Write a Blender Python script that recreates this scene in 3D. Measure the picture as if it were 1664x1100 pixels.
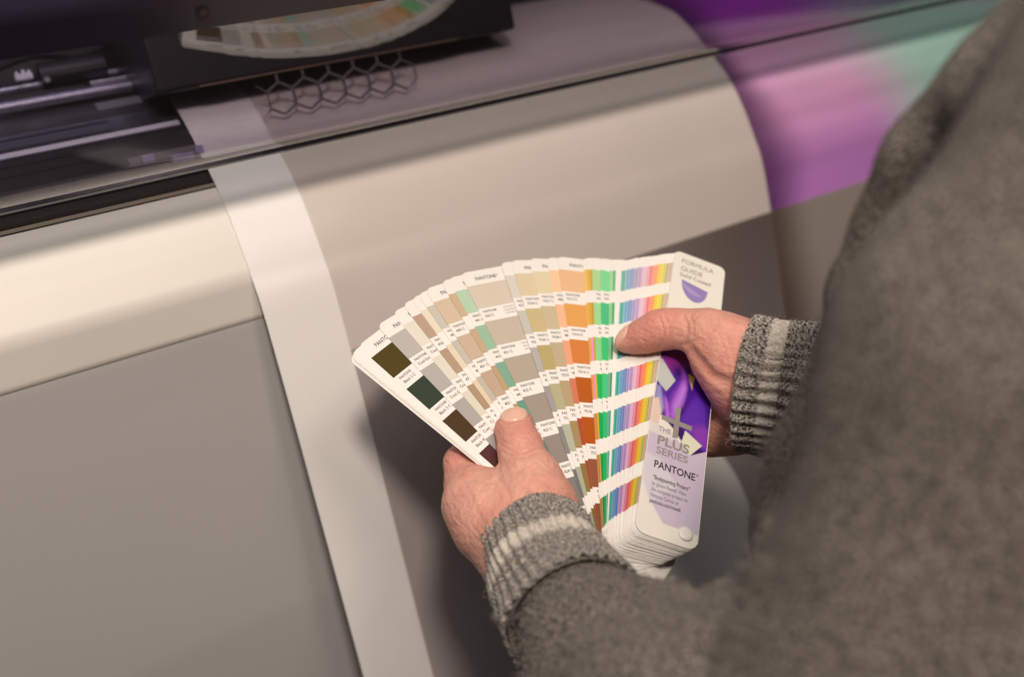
import bpy, bmesh, math, random
import numpy as np
from mathutils import Matrix, Vector
random.seed(7); rng = np.random.default_rng(7)
for o in list(bpy.data.objects): bpy.data.objects.remove(o)
SC = bpy.context.scene
COL = SC.collection

# ---------------------------------------------------------------- camera frame
F = 1618.0; CX, CY = 832.0, 550.0
def nrm(v): return v/np.linalg.norm(v)
XC = nrm(np.array([3029., -1060., 1618.]))                 # printer's long axis, in camera axes (right, down, forward)
DC = np.array([1284., 6141., 1618.]); DC = nrm(DC-XC*(DC@XC))   # down the hanging paper
NC = np.cross(XC, DC)                                      # into the paper
TH = math.radians(22.0)
GC = DC*math.cos(TH)+NC*math.sin(TH)                       # gravity
ZC = -GC; YC = np.cross(ZC, XC)
M = np.stack([XC, YC, ZC])                                 # camera axes -> world
CAM = np.array([0., 0., 1.55])
def w(c): return CAM+M@np.asarray(c)
def ray(px, py): return np.array([(px-CX)/F, (py-CY)/F, 1.0])
def W(px, py, d): return w(ray(px, py)*d)
def PN(x, n, u): return w(XC*x+NC*n-DC*u)                  # printer coordinates: along, into, up the paper
def WD(v): return M@np.asarray(v)

cam = bpy.data.cameras.new('camera'); co = bpy.data.objects.new('camera', cam); COL.objects.link(co)
R3 = Matrix([list(M@np.array([1., 0, 0])), list(M@np.array([0, -1., 0])), list(M@np.array([0, 0, -1.]))]).transposed()
co.matrix_world = Matrix.Translation(CAM) @ R3.to_4x4()
cam.sensor_width = 36.0; cam.lens = 36.0*F/1664.0
cam.clip_start = 0.02; cam.clip_end = 50
cam.dof.use_dof = True; cam.dof.focus_distance = 0.632; cam.dof.aperture_fstop = 3.2
SC.camera = co

# ---------------------------------------------------------------- light
wd = bpy.data.worlds.new('World'); SC.world = wd; wd.use_nodes = True
wd.node_tree.nodes['Background'].inputs[0].default_value = (0.62, 0.58, 0.62, 1)
wd.node_tree.nodes['Background'].inputs[1].default_value = 0.065
SC.view_settings.view_transform = 'Standard'; SC.view_settings.look = 'None'
SC.view_settings.exposure = 0.07; SC.view_settings.gamma = 1.0
SC.cycles.use_denoising = True
SC.cycles.max_bounces = 8; SC.cycles.transparent_max_bounces = 16
def lamp(name, target, direction, dist, power, size, color, shape='DISK', size_y=None, spread=180):
    l = bpy.data.lights.new(name, 'AREA'); l.shape = shape; l.size = size
    if size_y: l.size_y = size_y
    l.energy = power; l.color = color; l.spread = math.radians(spread)
    o = bpy.data.objects.new(name, l); COL.objects.link(o)
    d = WD(nrm(np.array(direction))); p = np.asarray(target)+d*dist
    o.matrix_world = Matrix.Translation(p) @ Vector(d).to_track_quat('Z', 'Y').to_matrix().to_4x4()
    return o
TGT = W(800, 600, 0.66)
WARM = (1.0, 0.855, 0.74)
lamp('ceiling_spot', TGT, (.09, -.41, -.905), 1.7, 18, .22, WARM)
lamp('ceiling_spot', TGT, (.357, -.513, -.78), 1.7, 6.0, .40, WARM)
lamp('overhead_fill', TGT, (-.15, -.72, -.68), 1.9, 14, 1.5, (1.0, .91, .84))  # broad soft fill from above, added to lift the shadows

# ---------------------------------------------------------------- helpers
def lin(h):
    h = h.lstrip('#'); c = [int(h[i:i+2], 16)/255 for i in (0, 2, 4)]
    return np.array([x/12.92 if x <= .04045 else ((x+.055)/1.055)**2.4 for x in c])
ILL = np.array([.93, .855, .775])
def ch(h): return np.clip(lin(h)/ILL, 0.004, .92)          # colour of a print read off under the warm lamps

def mesh_obj(name, V, Fc, mat, parent=None, smooth=False, fcol=None, vcol=None):
    me = bpy.data.meshes.new(name)
    me.from_pydata([tuple(map(float, v)) for v in V], [], [tuple(map(int, f)) for f in Fc]); me.update()
    if smooth: me.polygons.foreach_set('use_smooth', [True]*len(me.polygons))
    if mat is not None:
        for m in (mat if isinstance(mat, (list, tuple)) else [mat]): me.materials.append(m)
    if fcol is not None:
        a = me.color_attributes.new('Col', 'FLOAT_COLOR', 'CORNER')
        buf = np.ones((len(me.loops), 4), np.float32)
        ls = np.zeros(len(me.polygons), np.int32); lt = np.zeros(len(me.polygons), np.int32)
        me.polygons.foreach_get('loop_start', ls); me.polygons.foreach_get('loop_total', lt)
        buf[:, :3] = np.repeat(np.asarray(fcol, np.float32), lt, axis=0)
        a.data.foreach_set('color', buf.ravel())
    if vcol is not None:
        a = me.color_attributes.new('Col', 'FLOAT_COLOR', 'POINT')
        buf = np.ones((len(V), 4), np.float32); buf[:, :3] = vcol
        a.data.foreach_set('color', buf.ravel())
    o = bpy.data.objects.new(name, me); COL.objects.link(o)
    if parent: o.parent = parent
    return o

def empty(name, loc=(0, 0, 0), mat3=None):
    o = bpy.data.objects.new(name, None); COL.objects.link(o); o.empty_display_size = .05
    m = Matrix.Translation(loc)
    if mat3 is not None: m = m @ mat3.to_4x4()
    o.matrix_world = m
    return o
def tag(o, label, cat, group=None):
    o['label'] = label; o['category'] = cat
    if group: o['group'] = group

def mat(name, base=(.5, .5, .5), rough=.5, metal=0., attr=False, noise=None, bump=None, spec=.5, coat=0., sss=0., emit=None, coord='Object'):
    m = bpy.data.materials.new(name); m.use_nodes = True; nt = m.node_tree; N = nt.nodes; L = nt.links
    b = N['Principled BSDF']; b.inputs['Roughness'].default_value = rough; b.inputs['Metallic'].default_value = metal
    b.inputs['Specular IOR Level'].default_value = spec
    b.inputs['Coat Weight'].default_value = coat
    if sss:
        b.inputs['Subsurface Weight'].default_value = sss; b.inputs['Subsurface Scale'].default_value = .004
        b.inputs['Subsurface Radius'].default_value = (1.0, .35, .2)
    tc = N.new('ShaderNodeTexCoord')
    if attr:
        a = N.new('ShaderNodeAttribute'); a.attribute_name = 'Col'; src = a.outputs['Color']
    else:
        rgb = N.new('ShaderNodeRGB'); rgb.outputs[0].default_value = (*base, 1); src = rgb.outputs[0]
    for (scale, amt, det) in (noise or []):
        n = N.new('ShaderNodeTexNoise'); n.inputs['Scale'].default_value = scale; n.inputs['Detail'].default_value = det
        L.new(tc.outputs[coord], n.inputs['Vector'])
        mr = N.new('ShaderNodeMapRange'); mr.inputs[1].default_value = .3; mr.inputs[2].default_value = .7
        mr.inputs[3].default_value = 1-amt; mr.inputs[4].default_value = 1+amt; L.new(n.outputs[0], mr.inputs[0])
        vm = N.new('ShaderNodeVectorMath'); vm.operation = 'SCALE'; L.new(src, vm.inputs[0]); L.new(mr.outputs[0], vm.inputs['Scale'])
        src = vm.outputs[0]
    L.new(src, b.inputs['Base Color'])
    prev = None
    for (scale, dist, det) in (bump or []):
        n = N.new('ShaderNodeTexNoise'); n.inputs['Scale'].default_value = scale; n.inputs['Detail'].default_value = det
        L.new(tc.outputs[coord], n.inputs['Vector'])
        bp = N.new('ShaderNodeBump'); bp.inputs['Distance'].default_value = dist; bp.inputs['Strength'].default_value = 1
        L.new(n.outputs[0], bp.inputs['Height'])
        if prev: L.new(prev.outputs[0], bp.inputs['Normal'])
        prev = bp
    if prev: L.new(prev.outputs[0], b.inputs['Normal'])
    return m

def extrude(name, prof, x0, x1, m, parent, closed=True, smooth=False, segs=1):
    """printer-coordinates profile [(n,u),...] swept along the printer's long axis"""
    k = len(prof); V = []; Fc = []
    xs = np.linspace(x0, x1, segs+1)
    for x in xs:
        for (n, u) in prof: V.append(PN(x, n, u))
    for s in range(segs):
        for i in range(k if closed else k-1):
            j = (i+1) % k; Fc.append((s*k+i, s*k+j, (s+1)*k+j, (s+1)*k+i))
    if closed:
        Fc.append(tuple(range(k-1, -1, -1))); Fc.append(tuple(segs*k+i for i in range(k)))
    o = mesh_obj(name, V, Fc, m, parent, smooth)
    bm = bmesh.new(); bm.from_mesh(o.data); bmesh.ops.recalc_face_normals(bm, faces=bm.faces); bm.to_mesh(o.data); bm.free()
    return o
def box(name, x0, x1, n0, n1, u0, u1, m, parent, bev=.0):
    o = extrude(name, [(n0, u0), (n1, u0), (n1, u1), (n0, u1)], x0, x1, m, parent)
    if bev:
        bm = bmesh.new(); bm.from_mesh(o.data)
        bmesh.ops.bevel(bm, geom=list(bm.edges), offset=bev, segments=2, affect='EDGES', profile=.6)
        bm.to_mesh(o.data); bm.free()
    return o
def cyl_between(name, a, b, r, m, parent, seg=20, cap=True):
    a = np.asarray(a); b = np.asarray(b); d = nrm(b-a)
    s = nrm(np.cross(d, [0.3, .5, .8])); t = np.cross(d, s)
    V = []; Fc = []
    for p in (a, b):
        for i in range(seg):
            q = 2*math.pi*i/seg; V.append(p+r*(math.cos(q)*s+math.sin(q)*t))
    for i in range(seg): Fc.append((i, (i+1) % seg, seg+(i+1) % seg, seg+i))
    if cap: Fc += [tuple(range(seg-1, -1, -1)), tuple(range(seg, 2*seg))]
    return mesh_obj(name, V, Fc, m, parent, False)
def fillet(pts, r, k=10):
    out = [pts[0]]
    for a, b, c in zip(pts, pts[1:], pts[2:]):
        a, b, c = map(np.asarray, (a, b, c)); d1 = a-b; d2 = c-b
        q = min(r, np.linalg.norm(d1)*.45, np.linalg.norm(d2)*.45)
        p1 = b+nrm(d1)*q; p2 = b+nrm(d2)*q
        for t in np.linspace(0, 1, k+1): out.append(tuple((1-t)**2*p1+2*t*(1-t)*b+t*t*p2))
    out.append(pts[-1]); return out

# text as flat mesh
_tc = {}
def text_geo(s, size, bold=0., spacing=1.0):
    key = (s, size, bold, spacing)
    if key in _tc: return _tc[key]
    cu = bpy.data.curves.new('lettering', 'FONT'); cu.body = s; cu.size = size; cu.offset = bold; cu.space_character = spacing
    cu.resolution_u = 3
    ob = bpy.data.objects.new('lettering', cu); COL.objects.link(ob)
    dg = bpy.context.evaluated_depsgraph_get(); me = bpy.data.meshes.new_from_object(ob.evaluated_get(dg))
    V = np.array([v.co[:] for v in me.vertices]) if len(me.vertices) else np.zeros((0, 3))
    Fc = [tuple(p.vertices) for p in me.polygons]
    bpy.data.objects.remove(ob); bpy.data.curves.remove(cu); bpy.data.meshes.remove(me)
    _tc[key] = (V, Fc); return V, Fc
class Geo:
    def __init__(s): s.V = []; s.F = []; s.C = []
    def add(s, V, Fc, col=None):
        b = len(s.V); s.V.extend([tuple(v) for v in V]); s.F.extend([tuple(i+b for i in f) for f in Fc])
        if col is not None: s.C.extend([col]*len(Fc))
    def text(s, t, x, y, size, bold=0., sx=1.0, z=0., width=None, col=None, slant=0.):
        V, Fc = text_geo(t, 1.0, bold)
        V = V.copy()
        if width is not None: sx = width/(V[:, 0].max()*size)
        V = np.stack([x+V[:, 0]*size*sx+V[:, 1]*size*slant, y+V[:, 1]*size, np.full(len(V), z)], 1)
        s.add(V, Fc, col)
    def poly(s, pts, z, col=None): s.add([(x, y, z) for x, y in pts], [tuple(range(len(pts)))], col)
    def obj(s, name, m, parent, **k):
        return mesh_obj(name, s.V, s.F, m, parent, fcol=(s.C if s.C else None), **k)

# ---------------------------------------------------------------- materials
M_PAPER = mat('satin_photo_paper', attr=True, rough=.36, spec=.5, noise=[(3, .02, 2), (40, .01, 3)], bump=[(900, .00003, 2), (7, .004, 1)])
M_PAGE = mat('coated_card', attr=True, rough=.38, spec=.4, noise=[(1800, .035, 3)])
M_INK = mat('dark_ink', (.035, .03, .032), .5)
M_INKG = mat('grey_ink', (.30, .27, .25), .5)
M_CREAM = mat('cream_plastic', (.80, .765, .70), .45, noise=[(6, .02, 2)], bump=[(1500, .00003, 2)])
M_GREYP = mat('grey_plastic', (.47, .455, .45), .5, noise=[(4, .03, 2)], bump=[(1500, .00003, 2)])
M_LID = mat('dark_lid_plastic', (.022, .017, .034), .30, noise=[(20, .08, 3)], bump=[(1200, .00003, 2)])
M_BLACK = mat('black_plastic', (.012, .011, .014), .4, noise=[(60, .2, 3)])
M_PLATEN = mat('platen_metal', (.055, .052, .055), .30, metal=.55, noise=[(40, .12, 3)], bump=[(700, .00002, 2)])
M_FOAM = mat('dark_foam', (.045, .038, .036), .95, spec=.1, noise=[(1400, .55, 4)], bump=[(1300, .0007, 3)])
M_TRIM = mat('tan_trim', (.42, .34, .26), .6)
M_STEEL = mat('satin_steel', (.45, .44, .52), .3, metal=.9, noise=[(200, .15, 3)])
M_WHITEP = mat('white_plastic', (.75, .74, .80), .4)
M_LILAC = mat('lilac_plastic', (.42, .36, .60), .4)
M_HEX = mat('carriage_cover', (.12, .098, .088), .5)
M_HEXR = mat('reflection_rib', (.15, .13, .122), .55)
M_RIVET = mat('white_rivet', (.84, .82, .76), .3)

def glass_mat():
    m = bpy.data.materials.new('smoked_acrylic'); m.use_nodes = True; nt = m.node_tree; N = nt.nodes; L = nt.links
    for n in list(N): N.remove(n)
    out = N.new('ShaderNodeOutputMaterial'); mix = N.new('ShaderNodeMixShader')
    tr = N.new('ShaderNodeBsdfTransparent'); tr.inputs[0].default_value = (.63, .60, .67, 1)
    gl = N.new('ShaderNodeBsdfGlossy'); gl.inputs['Roughness'].default_value = .015; gl.inputs[0].default_value = (1, 1, 1, 1)
    lw = N.new('ShaderNodeLayerWeight'); lw.inputs[0].default_value = .5
    pw = N.new('ShaderNodeMath'); pw.operation = 'POWER'; L.new(lw.outputs['Facing'], pw.inputs[0]); pw.inputs[1].default_value = 5
    fr = N.new('ShaderNodeMath'); fr.operation = 'MULTIPLY_ADD'; L.new(pw.outputs[0], fr.inputs[0]); fr.inputs[1].default_value = .87; fr.inputs[2].default_value = .13
    tcg = N.new('ShaderNodeTexCoord'); ng = N.new('ShaderNodeTexNoise'); ng.inputs['Scale'].default_value = 14; ng.inputs['Detail'].default_value = 5; L.new(tcg.outputs['Object'], ng.inputs['Vector'])
    mg = N.new('ShaderNodeMapRange'); mg.inputs[1].default_value = .45; mg.inputs[2].default_value = .75; mg.inputs[3].default_value = .012; mg.inputs[4].default_value = .06; L.new(ng.outputs[0], mg.inputs[0]); L.new(mg.outputs[0], gl.inputs['Roughness'])
    L.new(fr.outputs[0], mix.inputs[0]); L.new(tr.outputs[0], mix.inputs[1]); L.new(gl.outputs[0], mix.inputs[2]); L.new(mix.outputs[0], out.inputs[0])
    return m
M_GLASS = glass_mat()

fl = mesh_obj('floor', [(-4, -4, 0), (5, -4, 0), (5, 4, 0), (-4, 4, 0)], [(0, 1, 2, 3)], mat('dark_carpet', (.045, .04, .038), .95, noise=[(180, .3, 3)])); fl['kind'] = 'structure'
# ---------------------------------------------------------------- the paper over the printer
XL, XM, XB = .1773, .2331, .670          # left edge, end of white margin, boundary between the two prints
UB = -.1715                              # height where both prints stop
ctrl = [(.7035, -.80), (.7035, -.55), (.7035, -.40), (.7035, -.30), (.7032, -.217), (.7057, -.1305), (.7128, -.0983), (.7222, -.0695), (.7350, -.0430), (.7545, -.0180),
        (.7843, .0150), (.812, .034), (.87, .055), (.95, .070), (1.02, .078)]
def catmull(P, per=10):
    P = [np.array(p) for p in P]; P = [2*P[0]-P[1]]+P+[2*P[-1]-P[-2]]; out = []
    for i in range(1, len(P)-2):
        for t in np.linspace(0, 1, per, endpoint=False):
            a, b, c, d = P[i-1:i+3]
            out.append(.5*(2*b+(c-a)*t+(2*a-5*b+4*c-d)*t*t+(3*b-a-3*c+d)*t**3))
    out.append(P[-2]); return np.array(out)
SHEET = catmull(ctrl, 12)
iu = np.argmin(abs(SHEET[:, 1]-UB)); SHEET[iu] = [np.interp(UB, SHEET[:, 1], SHEET[:, 0]), UB]
def sheet_n(u): return float(np.interp(u, SHEET[:, 1], SHEET[:, 0]))
slen = np.concatenate([[0], np.cumsum(np.linalg.norm(np.diff(SHEET, axis=0), axis=1))]); slen -= slen[iu]
def smooth(a, b, x): t = np.clip((x-a)/(b-a), 0, 1); return t*t*(3-2*t)
WHITE_P = np.array([.85, .83, .80])
def paper_col(x, s):
    """the printed image: x along the roll, s along the feed (0 at the lower boundary of the two prints)"""
    if x < XM: return WHITE_P
    if x < XB:
        if s > 0: return np.array([.60, .54, .50])
        t = smooth(.24, XB, x)*smooth(-.42, -.0, s)
        return np.array([.40, .36, .352])*(1-t)+np.array([.12, .097, .09])*t
    q = x-XB
    if s < 0:
        t = smooth(0.0, .06, q); return np.array([.10, .075, .06])*(1-t)+np.array([.30, .26, .235])*t
    vio = np.array([.36, .05, .50]); pink = np.array([.50, .21, .58]); rose = np.array([.68, .34, .60]); mint = np.array([.36, .60, .52])
    teal = np.array([.10, .22, .27]); ind = np.array([.12, .09, .21]); dark = np.array([.07, .02, .09])
    c = pink*(1-smooth(.02, .10, s))+rose*smooth(.02, .10, s)
    k = np.exp(-((s-.135)/.03)**2)*np.exp(-((q-.15)/.09)**2); c = c*(1-.4*k)+np.array([.52, .50, .52])*.4*k
    up = smooth(.165, .215, s+.18*q*q); c = c*(1-up)+(vio*(1-smooth(.10, .30, q))+(ind*.4+teal*.6)*smooth(.10, .30, q))*up
    mt = smooth(.13, .26, q+.2*(s-.12)); c = c*(1-mt*(1-.8*up))+mint*mt*(1-.8*up)
    c = c*(1+.05*math.sin(s*110+q*7)+.03*math.sin(s*260+2-q*4))
    dk = (1-smooth(.0, .055+.02*math.sin(s*30), q))*.85; c = c*(1-dk)+dark*dk
    return c
def build_sheet():
    xs = sorted(set(list(np.linspace(XL, XM, 8))+list(np.linspace(XM, XB, 60))+list(np.linspace(XB, 1.30, 90))))
    k = len(SHEET); T = .00022
    P = SHEET; tg = np.gradient(P, axis=0); tg /= np.linalg.norm(tg, axis=1)[:, None]; nm = np.stack([-tg[:, 1], tg[:, 0]], 1)
    Pb = P-nm*T if nm[0, 0] > 0 else P+nm*T
    Pb = P+np.stack([np.abs(tg[:, 1]), -np.abs(tg[:, 0])], 1)*T
    V = []; 
    for x in xs:
        wv = .0009*math.sin(x*9.0+.6)
        for i, (n, u) in enumerate(P): V.append(PN(x, n-wv*smooth(-.2, -.6, u), u))
    off = len(V)
    for x in xs:
        for (n, u) in Pb: V.append(PN(x, n, u))
    Fc = []; C = []; 
    for a in range(len(xs)-1):
        for i in range(k-1):
            Fc.append((a*k+i, (a+1)*k+i, (a+1)*k+i+1, a*k+i+1))
    nf = len(Fc)
    for a in range(len(xs)-1):
        for i in range(k-1): Fc.append((off+a*k+i, off+a*k+i+1, off+(a+1)*k+i+1, off+(a+1)*k+i))
    for i in range(k-1):
        Fc.append((i, i+1, off+i+1, off+i)); a = (len(xs)-1)*k; Fc.append((a+i, off+a+i, off+a+i+1, a+i+1))
    o = mesh_obj('printed_paper', V, Fc, M_PAPER, smooth=True)
    me = o.data; at = me.color_attributes.new('Col', 'FLOAT_COLOR', 'CORNER'); buf = np.ones((len(me.loops), 4), np.float32)
    buf[:, :3] = WHITE_P
    li = 0
    for a in range(len(xs)-1):
        xm = (xs[a]+xs[a+1])/2
        for i in range(k-1):
            sm = (slen[i]+slen[i+1])/2
            for (x, s) in ((xs[a], slen[i]), (xs[a+1], slen[i]), (xs[a+1], slen[i+1]), (xs[a], slen[i+1])):
                buf[li, :3] = paper_col(x+(xm-x)*.01, s+(sm-s)*.01); li += 1
    at.data.foreach_set('color', buf.ravel())
    me.set_sharp_from_angle(angle=math.radians(40))
    tag(o, 'wide printed paper with white left margin, grey and purple prints, hanging over the printer front', 'paper')
    return o
build_sheet()

# ---------------------------------------------------------------- the printer
PR = empty('large_printer', PN(.4, .78, -.3))
tag(PR, 'large format printer with cream front, smoked window and dark lid behind the hands', 'printer')
PR_inv = PR.matrix_world.inverted()
_old = mesh_obj
def u_at(py, n, px=0.0):
    r = ray(px, py); return -(DC@(r*(n/(NC@r))))
def on_sheet(py, off):                     # point of the printer body just under the paper's profile, seen at row py of the left frame edge
    lo, hi = .60, .85
    best = min(np.linspace(.69, .80, 1200), key=lambda n: abs(n-off-sheet_n(u_at(py, n))))
    return (best, u_at(py, best))
X0, X1 = -.30, 1.30
pA = on_sheet(384, .0035); pB = on_sheet(408, .0015); pC = on_sheet(482, .0012); pD = on_sheet(562, .0012); pE = (pD[0]+.0085, u_at(644, pD[0]+.0085))
n2 = pE[0]+.024; pF = (n2, u_at(725, n2))
noseprof = fillet([(pA[0]+.002, pA[1]-.004), pA, pB, pC, pD, pE, (pE[0]+.010, pE[1]-.0035)], .007)
noseprof += [(.80, pE[1]-.0035), (.80, pA[1]-.006)]
extrude('front_cover', noseprof, X0, X1, M_CREAM, PR, smooth=False)
low = fillet([(pE[0]+.0022, pE[1]+.001), (pE[0]+.0026, pE[1]-.004), (pE[0]+.0085, pE[1]-.040), (pE[0]+.036, pE[1]-.24), (pE[0]+.12, -.80), (pE[0]+.30, -1.38)], .008)
low += [(1.20, -1.38), (1.20, -.3), (.82, pE[1]-.006), (.79, pE[1]-.0045)]
o = extrude('lower_panel', low, X0, X1, M_GREYP, PR, smooth=True); o.data.set_sharp_from_angle(angle=math.radians(40))
fA = (pA[0]+.004, pA[1]+.0015)
nf = fA[0]+.006; fB = (nf+.004, u_at(357, nf+.004))
extrude('foam_strip', fillet([fA, (fA[0]+.0005, fA[1]+.004), fB, (fB[0]+.012, fB[1]+.001)], .003)+[(fB[0]+.012, fA[1]-.004), (fA[0], fA[1]-.004)], X0, XL+.012, M_FOAM, PR, segs=1)
extrude('trim_strip', [(pA[0]+.0006, pA[1]+.0002), (pA[0]+.0006, pA[1]+.0022), (fA[0]-.0003, fA[1]+.001), (fA[0]-.0003, pA[1]+.0002)], X0, XL+.01, M_TRIM, PR)
# platen under the paper, a slope into the machine
q0 = (sheet_n(-.012)+.004, -.016)
pl = [(.7640, -.0140), (.7880, .0125), (.8150, .0305), (.8700, .0500), (.95, .062)]
extrude('platen', pl+[(.95, .02), (.80, -.02), (.768, -.03)], X0, X1, M_PLATEN, PR)
def _unused(): pass
def pl_n(px, py, lift=.0):                 # a point of the platen's slope seen at a pixel
    r = ray(px, py); best = None
    for (a, b) in zip(pl, pl[1:]):
        for t in np.linspace(0, 1, 60):
            n = a[0]+(b[0]-a[0])*t; u = a[1]+(b[1]-a[1])*t; v = r*(n/(NC@r)); e = abs(-(v@DC)-u)
            if best is None or e < best[0]: best = (e, n, u, v@XC)
    return best[1:]
def strip_on_platen(name, py0, py1, x0, x1, m, lift=.0008, px=0):
    a = pl_n(px, py0); b = pl_n(px, py1)
    extrude(name, [(a[0]-lift, a[1]+lift), (b[0]-lift, b[1]+lift), (b[0]+.003, b[1]-.003), (a[0]+.003, a[1]-.003)], x0, x1, m, PR)
strip_on_platen('white_rule', 262, 254, X0, XL-.002, M_WHITEP)
for (px, py) in ((95, 253), (48, 314), (85, 306), (122, 298), (9, 322)):
    n, u, x = pl_n(px, py); d = WD(NC*(-.66)-DC*.75)
    c = PN(x, n, u); cyl_between('platen_hole', c-d*.001, c+d*.0006, .0030, M_BLACK, PR, 14)
# media edge guide: a thin plate lying over the platen edge, with lilac clips
a = pl_n(215, 245); b = pl_n(150, 150)
ga = pl_n(250, 268); gb = pl_n(200, 165)
extrude('edge_guide', [(ga[0]-.002, ga[1]+.002), (gb[0]-.002, gb[1]+.002), (gb[0]+.001, gb[1]-.001), (ga[0]+.001, ga[1]-.001)], .128, XL+.004, mat('guide_plate', (.16, .15, .15), .4), PR)
for (px, py, s) in ((240, 266, .0045), (288, 265, .004), (305, 262, .004), (322, 250, .003)):
    n, u, x = pl_n(px, py); box('guide_clip', x-s, x+s, n-.008, n-.001, u, u+.006, M_LILAC, PR, .0008)
# the dark inside: back wall, feed bar, pinch rollers
box('inner_back', X0, X1, .96, .99, -.05, .40, M_BLACK, PR)
r = ray(0, 178); nb = .862; ub = u_at(178, nb)
cyl_between('feed_bar', PN(X0, nb, ub), PN(.235, nb, ub), .0048, M_STEEL, PR)
for (px, py) in ((38, 125), (222, 90)):
    n = .885; u = u_at(py+.2*px, n); rr = ray(px, py); v = rr*(n/(NC@rr)); x = v@XC; u = -(v@DC)
    cyl_between('pinch_roller', PN(x+.012, n+.004, u-.002), PN(x+.062, n+.004, u-.002), .0105, M_BLACK, PR)
    box('roller_clip', x-.0065, x+.0065, n-.006, n+.004, u-.003, u+.002, M_WHITEP, PR, .001)
    for q in (-.0045, .0005, .0045): box('clip_prong', x+q-.0012, x+q+.0012, n-.005, n+.002, u+.002, u+.0048-.2*abs(q), M_WHITEP, PR, .0006)
    box('roller_clip', x-.004, x+.0035, n-.008, n+.002, u-.009, u-.0065, M_WHITEP, PR, .001)
    cyl_between('clip_screw', PN(x+.015, n-.010, u-.006), PN(x+.015, n+.004, u-.006), .0022, M_STEEL, PR, 12)
    box('roller_arm', x+.045, x+.075, n-.012, n+.01, u-.020, u-.013, M_STEEL, PR, .001)
for k in range(16):
    x = X0+.06+k*.026; n, u, _ = pl_n(60, 306); d = WD(NC*(-.66)-DC*.75); c = PN(x, n, u)
    cyl_between('platen_hole', c-d*.0012, c+d*.0005, .0016, M_BLACK, PR, 10)
for py in (230, 246, 275, 292): strip_on_platen('platen_groove', py+1.6, py-1.6, X0, .128, M_BLACK, .0003)
n_, u_ = .905, u_at(150, .905)
cyl_between('drive_shaft', PN(X0, n_, u_), PN(.24, n_, u_), .0032, M_STEEL, PR, 14)
for k in range(5):
    x = X0+.10+k*.085
    box('shaft_bracket', x-.004, x+.004, n_-.010, n_+.012, u_-.010, u_+.006, M_BLACK, PR, .001); cyl_between('bracket_screw', PN(x, n_-.0115, u_-.004), PN(x, n_-.006, u_-.004), .0018, M_STEEL, PR, 10)
ca = [PN(.02+.014*k, .93+.004*math.sin(k*.9), u_+.022+.003*math.sin(k*1.3)) for k in range(18)]
for k in range(0, 17): cyl_between('cable_segment', ca[k], ca[k+1], .0026, M_BLACK, PR, 8)
# print carriage: black housing and, below it, a reflected honeycomb pattern built as ribs
nc = .768
def onN(px, py, n): rr = ray(px, py); v = rr*(n/(NC@rr)); return v@XC, -(v@DC)
xa, ua = onN(400, 128, nc); xb, ub2 = onN(862, 150, nc); _, uc = onN(405, 205, nc)
u_top = ua; u_bot = uc
xl_, _ = onN(258, 150, nc)
CARR = box('carriage', xl_, xb, nc+.003, .95, u_top, u_top+.22, M_BLACK, PR, .003)
box('carriage_edge', xl_+.03, xb-.06, nc+.001, nc+.0035, u_top, u_top+.0012, mat('copper_edge', (.20, .11, .08), .4), PR)
R = .0122
for row in range(4):
    for k in range(6):
        cx_ = xa+.012+k*R*1.732+(row % 2)*R*.866; cu_ = u_bot-.003+row*R*1.5; g = Geo()
        for i in range(6):
            t0, t1 = math.radians(60*i+30), math.radians(60*i+90)
            p = [(min(max(cx_+rr_*math.cos(t), xa+.005), xb-.006), min(max(cu_+rr_*math.sin(t), u_bot+.0015), u_top-.001)) for rr_, t in ((R*.985, t0), (R*.985, t1), (R*.92, t1), (R*.92, t0))]
            ar = abs((p[0][0]-p[2][0])*(p[1][1]-p[3][1])-(p[1][0]-p[3][0])*(p[0][1]-p[2][1]))
            if ar < 4e-6: continue
            V = [PN(x, nc-.0008, u) for x, u in p]+[PN(x, nc-.0026, u) for x, u in p]
            g.add(V, [(4, 5, 6, 7), (0, 4, 7, 3), (1, 2, 6, 5), (0, 1, 5, 4), (2, 3, 7, 6)])
        if g.V: g.obj('honeycomb_reflection', M_HEXR, PR)
# smoked window and the lid it hangs from (swung out, overhanging the paper)
g0 = (.671, u_at(345, .671)); GA = math.radians(46.6); gd = np.array([-math.sin(GA), math.cos(GA)]); gm = np.array([math.cos(GA), math.sin(GA)])
def gp(s, t=0.): return (g0[0]+gd[0]*s+gm[0]*t, g0[1]+gd[1]*s+gm[1]*t)
def g_s(px, py):                                          # distance up the window at a pixel of the left edge
    m = gm[0]*NC-gm[1]*DC; d = gm[0]*g0[0]+gm[1]*g0[1]; rr = ray(px, py); v = rr*(d/(m@rr)); return (v@NC-g0[0])/gd[0], v@XC
s91, _ = g_s(0, 91); s28, _ = g_s(0, 26)
sm = s91*.12; b0 = np.array(gp(sm)); b2 = np.array((.683, u_at(345, .683))); b1 = np.array(gp(sm*.35))
wp = [gp(s91+.006)]+[tuple((1-t)**2*b0+2*t*(1-t)*b1+t*t*b2) for t in np.linspace(0, 1, 14)]
wd_ = nrm(np.array(wp[-1])-np.array(wp[-2])); wt = np.array([-wd_[1], wd_[0]])
def thick(pts, t):
    P = np.array(pts); g = np.gradient(P, axis=0); g /= np.linalg.norm(g, axis=1)[:, None]; return P+np.stack([-g[:, 1], g[:, 0]], 1)*t
bk_ = thick(wp, .003)
if bk_[0][0] < wp[0][0]: bk_ = thick(wp, -.003)
o = extrude('window', list(wp)+[tuple(p) for p in bk_[::-1]], X0, X1, M_GLASS, PR, smooth=False)
for p_ in o.data.polygons: p_.use_smooth = len(p_.vertices) == 4
o.data.set_sharp_from_angle(angle=math.radians(35))
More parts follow.
